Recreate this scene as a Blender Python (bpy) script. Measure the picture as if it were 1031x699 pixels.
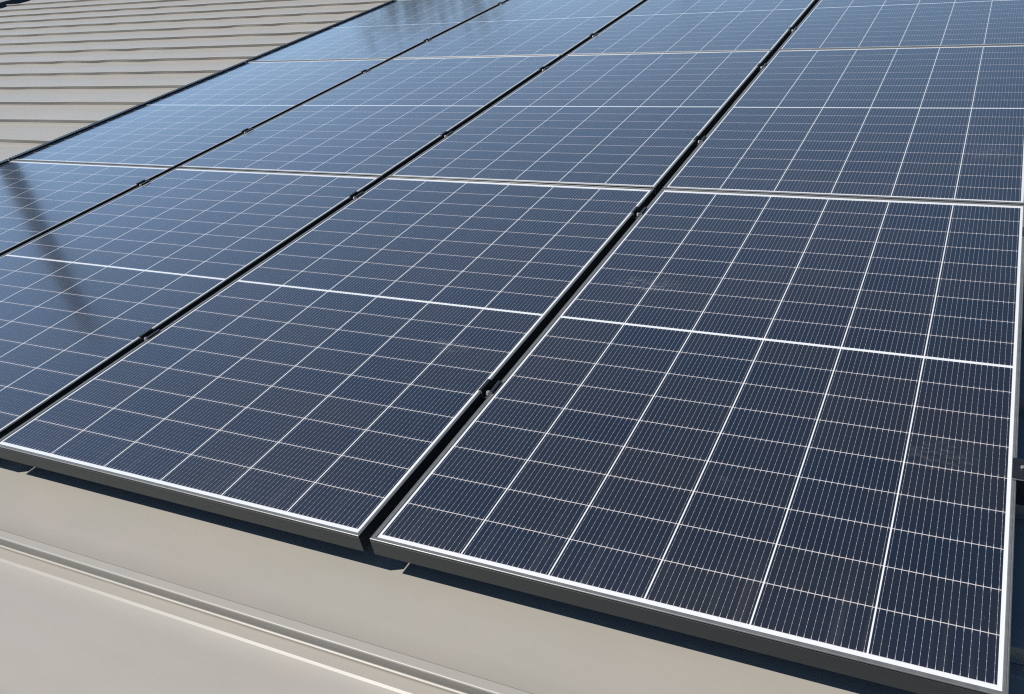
import bpy, bmesh, math, random
from mathutils import Matrix, Vector, noise
R_ = math.radians
random.seed(7)
scene = bpy.context.scene
for o in list(bpy.data.objects):
    bpy.data.objects.remove(o)
col = scene.collection

# ------------------------------------------------------------------ camera
cam_d = bpy.data.cameras.new("camera")
cam = bpy.data.objects.new("camera", cam_d); col.objects.link(cam)
RX = Vector((0.9114561, 0.3910945, -0.1276436))     # right
RD = Vector((0.1028330, -0.5170037, -0.8497838))    # down
RF = Vector((-0.3983380, 0.7614146, -0.5114436))    # forward
mt = Matrix(((RX.x, -RD.x, -RF.x, 1.0213688),
             (RX.y, -RD.y, -RF.y, -0.9234993),
             (RX.z, -RD.z, -RF.z, 1.1702389),
             (0, 0, 0, 1)))
cam.matrix_world = mt
cam_d.sensor_width = 36.0
cam_d.lens = 36.0 * 878.438 / 1031.0
cam_d.shift_x = -84.254 / 1031.0
cam_d.shift_y = -23.482 / 1031.0
cam_d.clip_start = 0.02
cam_d.clip_end = 4000
scene.camera = cam

# ------------------------------------------------------------------ sky and sun
TO_SUN = Vector((-0.61, -0.27, 1.0)).normalized()
world = bpy.data.worlds.new("World"); scene.world = world
world.use_nodes = True
wn = world.node_tree
bg = wn.nodes["Background"]
sky = wn.nodes.new("ShaderNodeTexSky")
sky.sky_type = 'NISHITA'
sky.sun_disc = False
sky.sun_elevation = math.asin(TO_SUN.z)
sky.sun_rotation = math.atan2(TO_SUN.x, TO_SUN.y)
sky.air_density = 1.0
sky.dust_density = 1.0
sky.ozone_density = 3.5
# a bright hazy horizon behind the building, deep blue overhead: scales the sky by direction
def wm(o, a, b=0.0, c=0.0):
    x = wn.nodes.new("ShaderNodeMath"); x.operation = o
    for i, q in enumerate((a, b, c)):
        if isinstance(q, (int, float)): x.inputs[i].default_value = q
        else: wn.links.new(q, x.inputs[i])
    return x.outputs[0]
wtc = wn.nodes.new("ShaderNodeTexCoord"); wsp = wn.nodes.new("ShaderNodeSeparateXYZ")
wn.links.new(wtc.outputs["Generated"], wsp.inputs[0])
low = wm('EXPONENT', wm('MULTIPLY', wm('MAXIMUM', wsp.outputs[2], 0.0), -3.6))
side = wm('ADD', wm('MULTIPLY_ADD', wsp.outputs[1], 0.38, 0.12), wm('MULTIPLY', wsp.outputs[0], -0.78))
side = wm('MINIMUM', wm('MAXIMUM', side, 0.0), 1.0)
glow = wm('MULTIPLY', low, side)
fac = wm('MULTIPLY_ADD', glow, 2.0, 0.56)
deep = wn.nodes.new("ShaderNodeVectorMath"); deep.operation = 'MULTIPLY'
wn.links.new(sky.outputs[0], deep.inputs[0]); deep.inputs[1].default_value = (0.62, 0.97, 1.24)
wvm = wn.nodes.new("ShaderNodeVectorMath"); wvm.operation = 'SCALE'
wn.links.new(deep.outputs[0], wvm.inputs[0]); wn.links.new(fac, wvm.inputs["Scale"])
hz = wn.nodes.new("ShaderNodeVectorMath"); hz.operation = 'SCALE'
hz.inputs[0].default_value = (8.8, 9.2, 8.9); wn.links.new(glow, hz.inputs["Scale"])
wad = wn.nodes.new("ShaderNodeVectorMath"); wad.operation = 'ADD'
wn.links.new(wvm.outputs[0], wad.inputs[0]); wn.links.new(hz.outputs[0], wad.inputs[1])
wn.links.new(wad.outputs[0], bg.inputs[0])
bg.inputs[1].default_value = 0.07
sun_d = bpy.data.lights.new("sun", 'SUN')
sun_d.energy = 4.4
sun_d.angle = R_(0.5)
sun_d.color = (1.0, 0.955, 0.87)
sun = bpy.data.objects.new("sun", sun_d); col.objects.link(sun)
sun.rotation_euler = (-TO_SUN).to_track_quat('-Z', 'Y').to_euler()
sun.location = (-6, -3, 10)

scene.cycles.filter_width = 1.15
scene.cycles.use_denoising = False
scene.view_settings.view_transform = 'Standard'
scene.view_settings.look = 'None'
scene.view_settings.exposure = 0.0
scene.view_settings.gamma = 1.0
scene.view_settings.use_curve_mapping = False

# ------------------------------------------------------------------ helpers
def obj(name, bm, mats, parent=None, smooth=False):
    bmesh.ops.recalc_face_normals(bm, faces=bm.faces)
    me = bpy.data.meshes.new(name)
    bm.to_mesh(me); bm.free()
    for m in (mats if isinstance(mats, (list, tuple)) else [mats]):
        me.materials.append(m)
    if smooth:
        for p in me.polygons: p.use_smooth = True
    o = bpy.data.objects.new(name, me); col.objects.link(o)
    if parent: o.parent = parent
    return o

def thing(name, label, cat, loc=(0, 0, 0), rz=0.0, group=None):
    o = bpy.data.objects.new(name, None); col.objects.link(o)
    o.empty_display_size = 0.05
    o.location = loc; o.rotation_euler = (0, 0, rz)
    o["label"] = label; o["category"] = cat
    if group: o["group"] = group
    return o

def box(bm, x0, x1, y0, y1, z0, z1, mi=0):
    v = [bm.verts.new(p) for p in ((x0, y0, z0), (x1, y0, z0), (x1, y1, z0), (x0, y1, z0),
                                   (x0, y0, z1), (x1, y0, z1), (x1, y1, z1), (x0, y1, z1))]
    fs = []
    for q in ((0, 3, 2, 1), (4, 5, 6, 7), (0, 1, 5, 4), (1, 2, 6, 5), (2, 3, 7, 6), (3, 0, 4, 7)):
        f = bm.faces.new([v[i] for i in q]); f.material_index = mi; fs.append(f)
    return fs

def tube(bm, p0, p1, r0, r1, n=12, mi=0):
    a = (Vector(p1) - Vector(p0)).normalized()
    u = a.orthogonal().normalized(); w = a.cross(u)
    ra, rb = [], []
    for k in range(n):
        t = 2 * math.pi * k / n
        d = u * math.cos(t) + w * math.sin(t)
        ra.append(bm.verts.new(Vector(p0) + d * r0)); rb.append(bm.verts.new(Vector(p1) + d * r1))
    for k in range(n):
        f = bm.faces.new((ra[k], ra[(k + 1) % n], rb[(k + 1) % n], rb[k])); f.material_index = mi; f.smooth = True
    f = bm.faces.new(ra[::-1]); f.material_index = mi
    f = bm.faces.new(rb); f.material_index = mi

def copy_tree(o, parent=None):
    c = o.copy(); col.objects.link(c); c.parent = parent
    for ch in list(o.children): copy_tree(ch, c)
    return c

class G:
    """tiny helper that writes node maths"""
    def __init__(s, name):
        s.m = bpy.data.materials.new(name); s.m.use_nodes = True
        s.t = s.m.node_tree; s.b = s.t.nodes["Principled BSDF"]
    def n(s, kind, **kw):
        x = s.t.nodes.new(kind)
        for k, v in kw.items(): setattr(x, k, v)
        return x
    def put(s, sock, v):
        if isinstance(v, (int, float)): sock.default_value = v
        elif isinstance(v, tuple): sock.default_value = v if len(v) == len(sock.default_value) else (*v, 1.0)
        else: s.t.links.new(v, sock)
    def op(s, o, a, b=0.0, c=0.0):
        x = s.n("ShaderNodeMath", operation=o)
        s.put(x.inputs[0], a); s.put(x.inputs[1], b); s.put(x.inputs[2], c)
        return x.outputs[0]
    def mix(s, f, a, b):
        x = s.n("ShaderNodeMix", data_type='RGBA')
        s.put(x.inputs[0], f); s.put(x.inputs[6], a); s.put(x.inputs[7], b)
        return x.outputs[2]
    def noise(s, vec, scale, detail=2.0, rough=0.5):
        x = s.n("ShaderNodeTexNoise"); s.put(x.inputs["Vector"], vec)
        x.inputs["Scale"].default_value = scale; x.inputs["Detail"].default_value = detail
        x.inputs["Roughness"].default_value = rough
        return x.outputs["Fac"]
    def rng(s, v, a, b, c=0.0, d=1.0):
        x = s.n("ShaderNodeMapRange"); s.put(x.inputs[0], v)
        for i, q in enumerate((a, b, c, d)): x.inputs[1 + i].default_value = q
        return x.outputs[0]
    def obco(s): return s.n("ShaderNodeTexCoord").outputs["Object"]
    def pos(s): return s.n("ShaderNodeNewGeometry").outputs["Position"]
    def scl(s, v, k):
        x = s.n("ShaderNodeVectorMath", operation='MULTIPLY'); s.put(x.inputs[0], v); x.inputs[1].default_value = k
        return x.outputs[0]
    def base(s, v): s.put(s.b.inputs["Base Color"], v)
    def set(s, **kw):
        for k, v in kw.items(): s.put(s.b.inputs[k.replace("_", " ")], v)
    def bump(s, h, dist, strength=1.0):
        x = s.n("ShaderNodeBump"); x.inputs["Distance"].default_value = dist; x.inputs["Strength"].default_value = strength
        s.put(x.inputs["Height"], h); s.t.links.new(x.outputs[0], s.b.inputs["Normal"])

# ------------------------------------------------------------------ materials
def mat_roof():
    g = G("painted_roof_steel")
    p = g.pos()
    a = g.noise(p, 0.9, 4, 0.55); b = g.noise(g.scl(p, (1.2, 9.0, 1.0)), 2.2, 5, 0.6); c = g.noise(p, 60, 3, 0.6)
    k = g.rng(g.noise(p, 3.3, 3, 0.6), 0.36, 0.64)
    base = g.mix(k, (0.394, 0.362, 0.326), (0.374, 0.359, 0.322))
    base = g.mix(g.rng(b, 0.45, 0.8, 0, 0.5), base, (0.345, 0.315, 0.275))
    base = g.mix(g.rng(c, 0.55, 0.8, 0, 0.2), base, (0.33, 0.30, 0.265))
    g.base(base)
    g.set(Roughness=g.rng(b, 0.3, 0.8, 0.39, 0.44), Specular_IOR_Level=0.5)
    g.bump(g.noise(g.scl(p, (1.0, 2.2, 1.0)), 2.6, 2, 0.4), 0.004, 0.5)
    return g.m

def mat_frame():
    g = G("anodised_frame")
    o = g.pos()
    n = g.noise(g.scl(o, (1.0, 1.0, 14.0)), 14, 3, 0.6)
    g.base(g.mix(g.rng(n, 0.3, 0.7), (0.030, 0.035, 0.039), (0.040, 0.046, 0.050)))
    g.set(Specular_IOR_Level=0.35, Roughness=g.rng(n, 0.3, 0.7, 0.4, 0.5))
    return g.m

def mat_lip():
    g = G("brightened_frame_lip")  # brightness put into the colour of the upward lip faces; sides stay dark
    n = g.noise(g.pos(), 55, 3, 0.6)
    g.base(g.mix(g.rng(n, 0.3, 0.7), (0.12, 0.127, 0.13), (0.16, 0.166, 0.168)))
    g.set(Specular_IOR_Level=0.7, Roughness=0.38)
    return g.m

PXC, PYC, MG = 0.184, 0.0925, 0.0071
WID, LEN = 6 * PXC, 18 * PYC + MG
def mat_cells():
    g = G("half_cut_cells_under_glass")
    oc = g.obco()
    sp = g.n("ShaderNodeSeparateXYZ"); g.t.links.new(oc, sp.inputs[0])
    x, y = sp.outputs[0], sp.outputs[1]
    M = g.op
    lt = lambda a, b: M('LESS_THAN', a, b)
    gt = lambda a, b: M('GREATER_THAN', a, b)
    mx = lambda a, b: M('MAXIMUM', a, b)
    mn = lambda a, b: M('MINIMUM', a, b)
    upper = gt(y, 9 * PYC + MG / 2)
    y2 = M('SUBTRACT', y, M('MULTIPLY', upper, MG))
    # distance to the nearest column and row line
    u = M('DIVIDE', x, PXC); iu = M('FLOOR', u); fu = M('SUBTRACT', u, iu)
    v = M('DIVIDE', y2, PYC); iv = M('FLOOR', v); fv = M('SUBTRACT', v, iv)
    du = M('MULTIPLY', mn(fu, M('SUBTRACT', 1.0, fu)), PXC)
    dv = M('MULTIPLY', mn(fv, M('SUBTRACT', 1.0, fv)), PYC)
    colline = lt(du, 0.0014)
    rowline = lt(dv, 0.00085)
    mid = mn(gt(y, 9 * PYC - 0.0009), lt(y, 9 * PYC + MG + 0.0009))
    outside = mx(mx(lt(x, 0.0), gt(x, WID)), mx(lt(y, 0.0), gt(y, LEN)))
    white = mx(mx(colline, mid), outside)
    # round wires, 16 to a cell, with solder pads along them and wider ends
    w = M('MULTIPLY', fu, 16.0); fw = M('FRACT', w)
    dw = M('MULTIPLY', M('ABSOLUTE', M('SUBTRACT', fw, 0.5)), PXC / 16)
    wire = lt(dw, 0.00018)
    pf = M('FRACT', M('MULTIPLY', fv, 6.0))
    pad = mn(lt(M('ABSOLUTE', M('SUBTRACT', pf, 0.5)), 0.085), lt(dw, 0.00040))
    tick = mn(lt(dv, 0.0055), lt(dw, 0.0006))
    metal = mx(mx(wire, pad), tick)
    # fine silver fingers across each cell: far below a pixel, they only lift the tone a little
    # tone of each cell
    cb = g.n("ShaderNodeCombineXYZ")
    inf = g.n("ShaderNodeObjectInfo")
    g.put(cb.inputs[0], iu); g.put(cb.inputs[1], M('ADD', iv, M('MULTIPLY', upper, 40.0)))
    g.put(cb.inputs[2], M('MULTIPLY', inf.outputs["Random"], 977.0))
    wnz = g.n("ShaderNodeTexWhiteNoise", noise_dimensions='3D'); g.t.links.new(cb.outputs[0], wnz.inputs[0])
    r1 = wnz.outputs["Value"]
    sc = g.n("ShaderNodeSeparateColor"); g.t.links.new(wnz.outputs["Color"], sc.inputs[0])
    p = g.pos()
    big = g.noise(p, 2.3, 3, 0.55)
    hue = M('ADD', M('MULTIPLY', sc.outputs[0], 0.55), M('MULTIPLY', g.rng(big, 0.3, 0.7), 0.45))
    cell = g.mix(hue, (0.0070, 0.0155, 0.031), (0.0255, 0.0185, 0.0215))
    cell = g.mix(M('MULTIPLY', r1, 0.35), cell, (0.009, 0.022, 0.027))
    c = g.mix(metal, cell, (0.50, 0.49, 0.50))
    c = g.mix(rowline, c, (0.66, 0.60, 0.60))
    c = g.mix(white, c, (0.86, 0.87, 0.88))
    # thin dust film and a few dried smudges
    fine = g.noise(p, 170, 3, 0.65)
    film = M('MULTIPLY', g.rng(g.noise(p, 3.1, 4, 0.6), 0.35, 0.8), 0.012)
    speck = M('MULTIPLY', gt(fine, 0.73), 0.16)
    drip = g.rng(g.noise(g.scl(oc, (26.0, 1.3, 1.0)), 1.0, 4, 0.6), 0.52, 0.78)
    edge = M('MULTIPLY', g.rng(y, 0.16, -0.005), M('ADD', 0.012, M('MULTIPLY', drip, 0.07)))
    dust = M('ADD', M('ADD', film, speck), M('ADD', edge, M('MULTIPLY', drip, 0.012)))
    sxy = g.n("ShaderNodeSeparateXYZ"); g.t.links.new(p, sxy.inputs[0])
    for (cx, cy, rx, ry, k) in SMUDGES:
        ax = M('DIVIDE', M('SUBTRACT', sxy.outputs[0], cx), rx); ay = M('DIVIDE', M('SUBTRACT', sxy.outputs[1], cy), ry)
        d2 = M('ADD', M('MULTIPLY', ax, ax), M('MULTIPLY', ay, ay))
        wisp = g.rng(g.noise(g.scl(p, (1.0, 3.2, 1.0)), 38, 4, 0.65), 0.47, 0.72)
        dust = M('ADD', dust, M('MULTIPLY', M('MULTIPLY', g.rng(d2, 1.0, 0.2), wisp), k))
    c = g.mix(M('MINIMUM', dust, 0.5), c, (0.42, 0.40, 0.37))
    g.base(c)
    g.set(Roughness=0.22, IOR=1.5, Specular_Tint=(0.35, 0.62, 1.0, 1.0), Coat_Weight=1.0, Coat_IOR=1.7,
          Coat_Roughness=g.rng(big, 0.3, 0.7, 0.085, 0.125))
    g.bump(g.noise(p, 1.6, 2, 0.4), 0.0012, 0.5)
    x_ = [n for n in g.t.nodes if n.type == 'BUMP'][0]
    g.t.links.new(x_.outputs[0], g.b.inputs["Coat Normal"])
    for l in list(g.b.inputs["Normal"].links): g.t.links.remove(l)
    return g.m
SMUDGES = [(0.17, 1.05, 0.11, 0.05, 0.34), (0.98, 0.50, 0.08, 0.05, 0.13), (-0.235, 0.645, 0.07, 0.04, 0.26),
           (1.0, 2.10, 0.10, 0.07, 0.2), (-3.2, 2.45, 0.16, 0.12, 0.10), (0.62, 0.32, 0.06, 0.03, 0.06), (-1.0, 1.15, 0.12, 0.05, 0.05)]

def mat_plain(name, c, rough=0.5, metal=0.0, spec=0.5, var=0.15, scale=30):
    g = G(name)
    n = g.noise(g.pos(), scale, 3, 0.6)
    g.base(g.mix(g.rng(n, 0.3, 0.7), tuple(k * (1 - var) for k in c), tuple(min(1, k * (1 + var)) for k in c)))
    g.set(Roughness=rough, Metallic=metal, Specular_IOR_Level=spec)
    return g.m

M_ROOF = mat_roof()
M_FRAME = mat_frame()
M_LIP = mat_lip()
M_CELL = mat_cells()
M_BLACK = mat_plain("black_coated_metal", (0.018, 0.02, 0.024), 0.32)
M_ALU = mat_plain("bare_cut_aluminium", (0.72, 0.73, 0.74), 0.38, 0.7)
M_STEEL = mat_plain("zinc_bolt", (0.5, 0.5, 0.49), 0.42, 0.7)
M_BACK = mat_plain("panel_backsheet", (0.03, 0.03, 0.032), 0.6)
M_GUTTER = mat_plain("gutter_paint", (0.07, 0.09, 0.11), 0.4)
M_WALL = mat_plain("rendered_wall", (0.5, 0.48, 0.44), 0.8, scale=4)
M_GROUND = mat_plain("dry_ground", (0.27, 0.28, 0.27), 0.9, var=0.35, scale=0.35)
M_WOOD = mat_plain("weathered_pole_wood", (0.022, 0.02, 0.02), 0.85, scale=9)
M_BARK = mat_plain("bark", (0.07, 0.055, 0.045), 0.9, scale=9)
M_LEAF = mat_plain("leaves", (0.12, 0.13, 0.085), 0.65, var=0.4, scale=2.5)

# ------------------------------------------------------------------ ground and building
bm = bmesh.new()
vs = [bm.verts.new(p) for p in ((-2500, -2500, -4.3), (2500, -2500, -4.3), (2500, 2500, -4.3), (-2500, 2500, -4.3))]
bm.faces.new(vs)
ground = obj("ground", bm, M_GROUND); ground["kind"] = "structure"

ROOF_Z = -0.102
PITCH = 0.3372
Y0 = -0.2019                    # front wall of the first rib
X_L, X_R = -10.42, 6.0
K0, K1 = -8, 33
bld = thing("building", "building under a pale beige ribbed metal roof that carries the panels", "building", (0, 0, -4.3))
# cross section of one roof sheet, from one rib to the next (y from the rib wall, z from the pan)
PROF = [(-0.0354, 0.0000), (-0.0342, 0.0004), (-0.0316, 0.0020), (-0.0299, 0.0026), (-0.0094, 0.0026), (-0.0088, 0.0022), (-0.0086, -0.0022),
        (-0.0062, -0.0022), (-0.0062, 0.0034), (-0.0059, 0.0043), (-0.0052, 0.0049), (-0.0042, 0.0052), (-0.0032, 0.0054), (-0.0018, 0.0062), (-0.0050, 0.0325), (-0.0054, 0.0340),
        (-0.0049, 0.0354), (-0.0038, 0.0364), (-0.0023, 0.0369), (-0.0006, 0.0370), (0.0134, 0.0370), (0.0138, 0.0368), (0.0172, 0.0330), (0.0184, 0.0220),
        (0.0206, 0.0020), (0.0240, 0.0000), (0.0800, 0.0000), (0.1400, 0.0000), (0.2000, 0.0000), (0.2600, 0.0000)]
RIB_H = 0.037
bm = bmesh.new()
xs = []
x = X_L
while x < X_R - 1e-6:
    xs.append(x); x += 0.07 if x < 1.3 else 0.25
xs.append(X_R)
rows = []
for k in range(K0, K1):
    ph = random.uniform(0, 100)
    far = 1.0 if k > 3 else (0.25 if k > -2 else 0.25)
    for (py, pz) in PROF:
        row = []
        for x in xs:
            e = min(1.0, max(0.0, (-x - 3.2) / 0.6)) * far          # the open side of the roof is dented and wavy
            slow = noise.noise(Vector((x * 1.1 + ph, k * 3.7, 0.0)))
            quick = math.sin(x * (11.5 + 1.5 * math.sin(ph)) + ph + 1.6 * noise.noise(Vector((x * 0.9, k * 2.1, 9.0))))
            quick *= 0.45 + 0.9 * noise.noise(Vector((x * 0.6 + 3.0, k * 1.3, 2.0)))
            q_ = min(1.0, max(0.15, (k - 8) / 4.0))
            w = slow * (1 - 0.6 * q_) + quick * q_ * 0.75
            w2 = noise.noise(Vector((x * 0.7, k * 0.31, 5.0)))
            t = max(0.0, pz) / RIB_H
            rise = e * t * (-0.0105 + 0.0025 * w)
            lean = 0.0070 * w * e * t
            # pans buckle gently between ribs
            s = math.sin(math.pi * min(1, max(0, (py - 0.024) / (PITCH - 0.064)))) if py > 0.024 else 0.0
            pan = 0.0035 * s * (w2 + 0.8 * w) * (e + 0.15)
            row.append(bm.verts.new((x, Y0 + k * PITCH + py + lean + 0.0015 * w2 * e, ROOF_Z + pz + rise + pan + 4.3)))
        rows.append(row)
NP = len(PROF)
FLAT = {3, 13, 19, 21, 22}                                   # flange, rib wall, rib top and back stay crisp
for n_, (a, b) in enumerate(zip(rows, rows[1:])):
    for i in range(len(xs) - 1):
        f = bm.faces.new((a[i], a[i + 1], b[i + 1], b[i])); f.smooth = (n_ % NP) not in FLAT
roof = obj("roof", bm, M_ROOF, bld)
YF, YB = Y0 + K0 * PITCH, Y0 + K1 * PITCH - 0.08
bm = bmesh.new()
for (x0, x1, y0, y1) in ((X_L + 0.05, X_L + 0.25, YF + .1, YB - .1), (X_R - .25, X_R - .05, YF + .1, YB - .1),
                         (X_L + .25, X_R - .25, YF + .1, YF + .3), (X_L + .25, X_R - .25, YB - .3, YB - .1)):
    box(bm, x0, x1, y0, y1, 0, 4.3 + ROOF_Z - 0.03)
obj("wall", bm, M_WALL, bld)
# gutter along the far left edge: a U section with a rolled rim
bm = bmesh.new()
gz = 4.3 + ROOF_Z - 0.012
sec = [(X_L - 0.006, gz - 0.002), (X_L - 0.006, gz - 0.16), (X_L - 0.19, gz - 0.16), (X_L - 0.20, gz + 0.03), (X_L - 0.195, gz + 0.055),
       (X_L - 0.215, gz + 0.060), (X_L - 0.222, gz + 0.03), (X_L - 0.205, gz - 0.168), (X_L - 0.0, gz - 0.168)]
ra = [bm.verts.new((a, YF, b)) for a, b in sec]; rb = [bm.verts.new((a, YB, b)) for a, b in sec]
for i in range(len(sec) - 1): bm.faces.new((ra[i], ra[i + 1], rb[i + 1], rb[i]))
obj("gutter", bm, M_GUTTER, bld)

# ------------------------------------------------------------------ solar panels
X0, X1 = -0.0155, WID + 0.0140
YA, YZ = -0.0178, LEN + 0.0212
H = 0.042
LIP = 0.0088
CX, RY = 1.16067, 1.71694
def rail(bm, L, wl):
    """frame section run along +x from 0 to L, outside at y=0, inside towards +y; mitred ends"""
    s = [(0.0016, 0.0), (0.0005, -0.0005), (0.0, -0.0016), (0.0, -0.0030), (0.0012, -0.0034), (0.0012, -0.0052), (0.0, -0.0056), (0.0, -H), (0.028, -H), (0.028, -H + 0.0018), (0.0018, -H + 0.0018),
         (0.0018, -0.0060), (wl, -0.0060), (wl, -0.0018), (wl - 0.0006, -0.0004), (wl - 0.0016, 0.0), (0.0040, 0.0), (0.0034, -0.0006), (0.0026, -0.0006), (0.0020, 0.0)]
    a = [bm.verts.new((q[0], q[0], q[1])) for q in s]
    b = [bm.verts.new((L - q[0], q[0], q[1])) for q in s]
    n = len(s)
    for i in range(n):
        f = bm.faces.new((a[i], b[i], b[(i + 1) % n], a[(i + 1) % n]))
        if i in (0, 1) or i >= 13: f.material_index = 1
    bm.faces.new(a[::-1]); bm.faces.new(b)
def xf(bm, m): bmesh.ops.transform(bm, matrix=m, verts=bm.verts)

def make_panel():
    root = thing("solar_panel", "", "solar panel", (0, 0, 0), 0, "solar panels bolted to the metal roof")
    W, L = X1 - X0, YZ - YA
    for (ln, org, ang, lip) in ((W, (X0, YA), 0, LIP), (L, (X1, YA), 90, LIP), (W, (X1, YZ), 180, 0.0085), (L, (X0, YZ), 270, 0.0112)):
        bm = bmesh.new(); rail(bm, ln, lip)
        xf(bm, Matrix.Translation((org[0], org[1], 0)) @ Matrix.Rotation(R_(ang), 4, 'Z'))
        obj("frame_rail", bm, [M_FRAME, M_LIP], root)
    e = 0.0012
    bm = bmesh.new()
    x0, x1, y0, y1 = X0 + 0.0022, X1 - 0.0022, YA + 0.0022, YZ - 0.0022
    box(bm, x0, x1, y0, y1, -0.0059, -0.0020)
    for f in bm.faces: f.material_index = 1
    for f in bm.faces:
        f.normal_update()
        if f.normal.z > 0.9: f.material_index = 0
    obj("glass_cell_sheet", bm, [M_CELL, M_BACK], root)
    return root
proto = make_panel()
PANEL_LABELS = {
 (0, 0): "nearest solar panel at bottom right, its whole front edge and right edge in view",
 (1, 0): "front row solar panel left of the nearest one, bottom left, with full front edge",
 (2, 0): "solar panel at the left border crossed by the lower end of the dark pole reflection",
 (3, 0): "small corner of a solar panel at the left border where the dark pole reflection starts",
 (0, 1): "second row solar panel right behind the nearest one, cut by the right border",
 (1, 1): "second row solar panel in the middle, third column from the left roof edge",
 (2, 1): "second row solar panel just right of the greyish one beside the bare roof",
 (3, 1): "greyish second row solar panel whose left edge runs along the bare ribbed roof",
 (0, 2): "third row solar panel at the top right corner, only its lower half in view",
 (1, 2): "third row solar panel at the top edge just left of the widest dark gap",
 (2, 2): "third row solar panel at the top edge, second column from the bare roof",
 (3, 2): "farthest solar panel at top left, beside the bare roof and darkened by a tree reflection",
}
first = True
for r in range(3):
    for c in range(4):
        o = proto if first else copy_tree(proto); first = False
        j = lambda a: random.uniform(-a, a)
        o.location = (-c * CX + j(0.0006), r * RY + j(0.0006), j(0.0005))
        o.rotation_euler = (j(0.0006), j(0.0010), 0)
        o["label"] = PANEL_LABELS[(c, r)]

# ------------------------------------------------------------------ clamps
def make_mid():
    root = thing("panel_clamp", "", "clamp", (0, 0, 0), 0, "clamps in the gaps between the panels")
    g = 0.0265; fl = 0.0062; t = 0.0038; d = 0.017; ln = 0.024
    bm = bmesh.new()
    # U section: flange, wall, base, wall, flange
    sec = [(-fl, 0.0006), (-fl, t), (0.0006, t), (0.0026, t - 0.001), (0.0026, -d + 0.002), (g - 0.0026, -d + 0.002), (g - 0.0026, t - 0.001), (g - 0.0006, t), (g + fl, t), (g + fl, 0.0006),
           (g - 0.0009, 0.0006), (g - 0.0009, -d), (0.0009, -d), (0.0009, 0.0006)]
    a = [bm.verts.new((q[0], -ln, q[1])) for q in sec]; b = [bm.verts.new((q[0], ln, q[1])) for q in sec]
    n = len(sec)
    for i in range(n): bm.faces.new((a[i], a[(i + 1) % n], b[(i + 1) % n], b[i]))
    def cap(v, idx):
        f = bm.faces.new([v[i] for i in idx]); f.material_index = 1
    for v in (a, b):
        cap(v, (0, 1, 2, 13)); cap(v, (13, 2, 3, 4, 12)); cap(v, (12, 4, 5, 11)); cap(v, (5, 6, 7, 10, 11)); cap(v, (7, 8, 9, 10))
    obj("clamp_plate", bm, [M_BLACK, M_ALU], root)
    bm = bmesh.new()
    tube(bm, (g / 2 + 0.004, -0.018, -d + 0.002), (g / 2 + 0.004, -0.018, -0.004), 0.0060, 0.0060, 6)
    tube(bm, (g / 2 + 0.004, -0.018, -0.004), (g / 2 + 0.004, -0.018, -0.0005), 0.0052, 0.0044, 16)
    obj("bolt", bm, M_STEEL, root)
    bm = bmesh.new()
    box(bm, -0.02, g + 0.02, -0.022, 0.022, -0.0648, -H - 0.0005)
    box(bm, g / 2 - 0.004, g / 2 + 0.004, -0.004, 0.004, -H - 0.0005, -d - 0.0005)
    obj("foot", bm, M_BLACK, root)
    return root
def make_end():
    root = thing("end_clamp", "", "clamp", (0, 0, 0), 0, "end clamps on the outer panel edges")
    bm = bmesh.new(); ln = 0.030
    sec = [(-0.0085, 0.0006), (-0.0085, 0.0034), (0.0165, 0.0034), (0.0185, 0.0016), (0.0185, -0.010), (0.0155, -0.010), (0.0155, 0.0006)]
    a = [bm.verts.new((q[0], -ln, q[1])) for q in sec]; b = [bm.verts.new((q[0], ln, q[1])) for q in sec]
    n = len(sec)
    for i in range(n): bm.faces.new((a[i], a[(i + 1) % n], b[(i + 1) % n], b[i]))
    for v in (a, b):
        f = bm.faces.new((v[0], v[1], v[2], v[6])); f.material_index = 1
        f = bm.faces.new((v[2], v[3], v[4], v[5], v[6])); f.material_index = 1
    obj("clamp_plate", bm, [M_BLACK, M_ALU], root)
    bm = bmesh.new()
    tube(bm, (0.0090, 0.004, 0.0034), (0.0090, 0.004, 0.0068), 0.0042, 0.0036, 14)
    obj("bolt", bm, M_STEEL, root)
    bm = bmesh.new()
    box(bm, 0.0015, 0.0145, -0.022, 0.022, -0.0648, 0.0002)
    box(bm, 0.0145, 0.060, -0.022, 0.022, -0.0648, -0.058)
    box(bm, 0.040, 0.046, -0.022, 0.022, -0.058, -0.048)
    obj("foot", bm, M_FRAME, root)
    return root
CLY = [0.500, 1.512, 2.172, 3.145, 3.815, 4.800]
GAPN = {1: "rightmost dark gap between panel columns", 2: "middle dark gap between panel columns", 3: "leftmost dark gap between panel columns"}
ROWN = ["nearest", "second nearest", "third", "fourth", "fifth", "farthest"]
mid = make_mid(); first = True
for c in (1, 2, 3):
    for i, y in enumerate(CLY):
        o = mid if first else copy_tree(mid); first = False
        o.location = (-c * CX + X1 - 0.0002 + 0.0, y + random.uniform(-0.008, 0.008), 0.0012)
        o["label"] = "black clamp with bright bolt, %s one along the %s" % (ROWN[i], GAPN[c])
end = make_end(); first = True
for i, y in enumerate(CLY[:2]):
    o = end if first else copy_tree(end); first = False
    o.location = (X1, y - 0.012, 0.0012)
    o["label"] = ["end clamp on the outer right edge of the nearest panel, closer to the front",
                  "end clamp on the outer right edge of the nearest panel, towards the second row"][i]
for i, y in enumerate(CLY):
    if y < 1.6: continue
    o = copy_tree(end)
    o.location = (-3 * CX + X0, y, 0.0012); o.rotation_euler = (0, 0, math.pi)
    o["label"] = "end clamp on the panel edge beside the bare ribbed roof, %s" % ["", "", "nearest of four", "second of four", "third of four", "farthest of four"][i]

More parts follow.
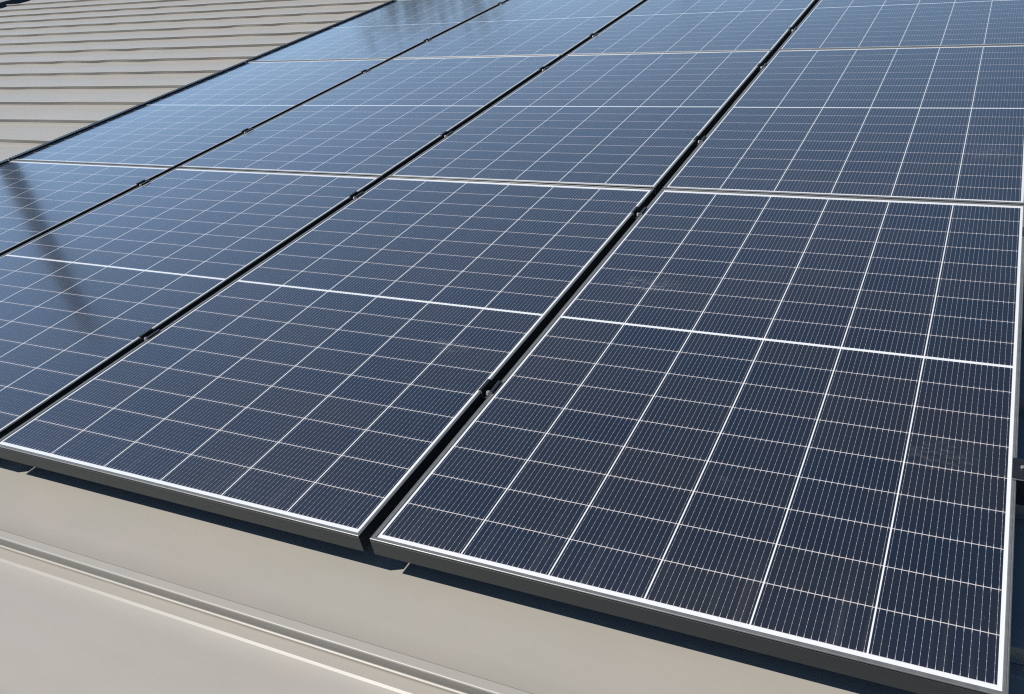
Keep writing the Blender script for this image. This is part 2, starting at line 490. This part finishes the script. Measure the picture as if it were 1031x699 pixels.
# black corrugated mesh strip that closes the outer edge of the left column
gx = -3 * CX + X0
GL = ["black corrugated guard strip along the left edge of the front corner panel",
      "black corrugated guard strip along the left edge of the greyish second row panel",
      "black corrugated guard strip along the left edge of the farthest panel"]
def make_guard():
    root = thing("edge_guard", "", "guard strip", (gx, 0, ROOF_Z), 0, "guard strips along the bare roof")
    bm = bmesh.new()
    n = 108; L = RY - 0.006; rings = []
    for i in range(n * 2 + 1):
        y = YA + L * i / (n * 2)
        z = -ROOF_Z + 0.0060 + (0.0016 if i % 2 else 0.0)
        d = 0.0 if i % 2 else 0.0025
        sec = [(-0.0225 + d, -ROOF_Z - 0.040), (-0.0225 + d, z - 0.002), (-0.0200 + d, z + 0.0005), (0.0115, z), (0.0115, z - 0.0010), (-0.0195 + d, z - 0.0008), (-0.0205 + d, -ROOF_Z - 0.040)]
        rings.append([bm.verts.new((q[0], y, q[1])) for q in sec])
    for a, b in zip(rings, rings[1:]):
        for i in range(7): bm.faces.new((a[i], a[(i + 1) % 7], b[(i + 1) % 7], b[i]))
    bm.faces.new(rings[0]); bm.faces.new(rings[-1][::-1])
    obj("mesh_strip", bm, M_BLACK, root)
    return root
gd = make_guard()
for r in range(3):
    o = gd if r == 0 else copy_tree(gd)
    o.location = (gx, r * RY, ROOF_Z)
    o["label"] = GL[r]

# ------------------------------------------------------------------ what the glass mirrors: a pole and a tree beyond the roof
for (loc, hh, r0, r1, lab) in (((-11.95, 6.52, -4.3), 9.3, 0.17, 0.12, "dark pole beyond the left roof edge, mirrored as a streak in the left panels"),
                               ((-7.1, 22.7, -4.3), 7.6, 0.17, 0.13, "slim dark pole behind the building, mirrored faintly at the top middle panel")):
    root = thing("utility_pole", lab, "pole", loc, 0, "poles around the building")
    bm = bmesh.new(); tube(bm, (0, 0, 0), (0, 0, hh), r0, r1, 16)
    obj("shaft", bm, M_WOOD, root)
    bm = bmesh.new(); tube(bm, (0, 0, hh), (0, 0, hh + .12), r1 + .01, 0.05, 16)
    obj("cap", bm, M_GUTTER, root)

def tree(name, label, loc, h, r, seed):
    rnd = random.Random(seed)
    root = thing(name, label, "tree", loc)
    bm = bmesh.new(); tube(bm, (0, 0, 0), (0.1, 0, h * 0.7), 0.22, 0.08, 10)
    for k in range(6):
        a = k * 1.05 + rnd.random(); tube(bm, (0.05, 0, h * (0.35 + 0.05 * k)), (math.cos(a) * r * .6, math.sin(a) * r * .6, h * (0.6 + 0.05 * k)), 0.07, 0.02, 7)
    obj("trunk", bm, M_BARK, root)
    bm = bmesh.new()
    for k in range(110):
        u = rnd.random() ** 0.5; a = rnd.uniform(0, 2 * math.pi); z = rnd.uniform(-1, 1)
        q = math.sqrt(max(0, 1 - z * z))
        c0 = Vector((math.cos(a) * q * r * u, math.sin(a) * q * r * u, h * 0.68 + z * h * 0.3 * u))
        for m in range(26):
            p = c0 + Vector((rnd.gauss(0, .3), rnd.gauss(0, .3), rnd.gauss(0, .24)))
            s = rnd.uniform(0.09, 0.17)
            t1 = Vector((rnd.gauss(0, 1), rnd.gauss(0, 1), rnd.gauss(0, .6))).normalized(); t2 = t1.orthogonal().normalized()
            bm.faces.new([bm.verts.new(p + t1 * s), bm.verts.new(p + t2 * s * .5), bm.verts.new(p - t1 * s), bm.verts.new(p - t2 * s * .5)])
    obj("crown", bm, M_LEAF, root)
    return root
tree("leafy_tree", "leafy tree beyond the back of the building, mirrored faintly in the farthest left panel", (-11.0, 16.5, -4.3), 7.4, 2.6, 3)
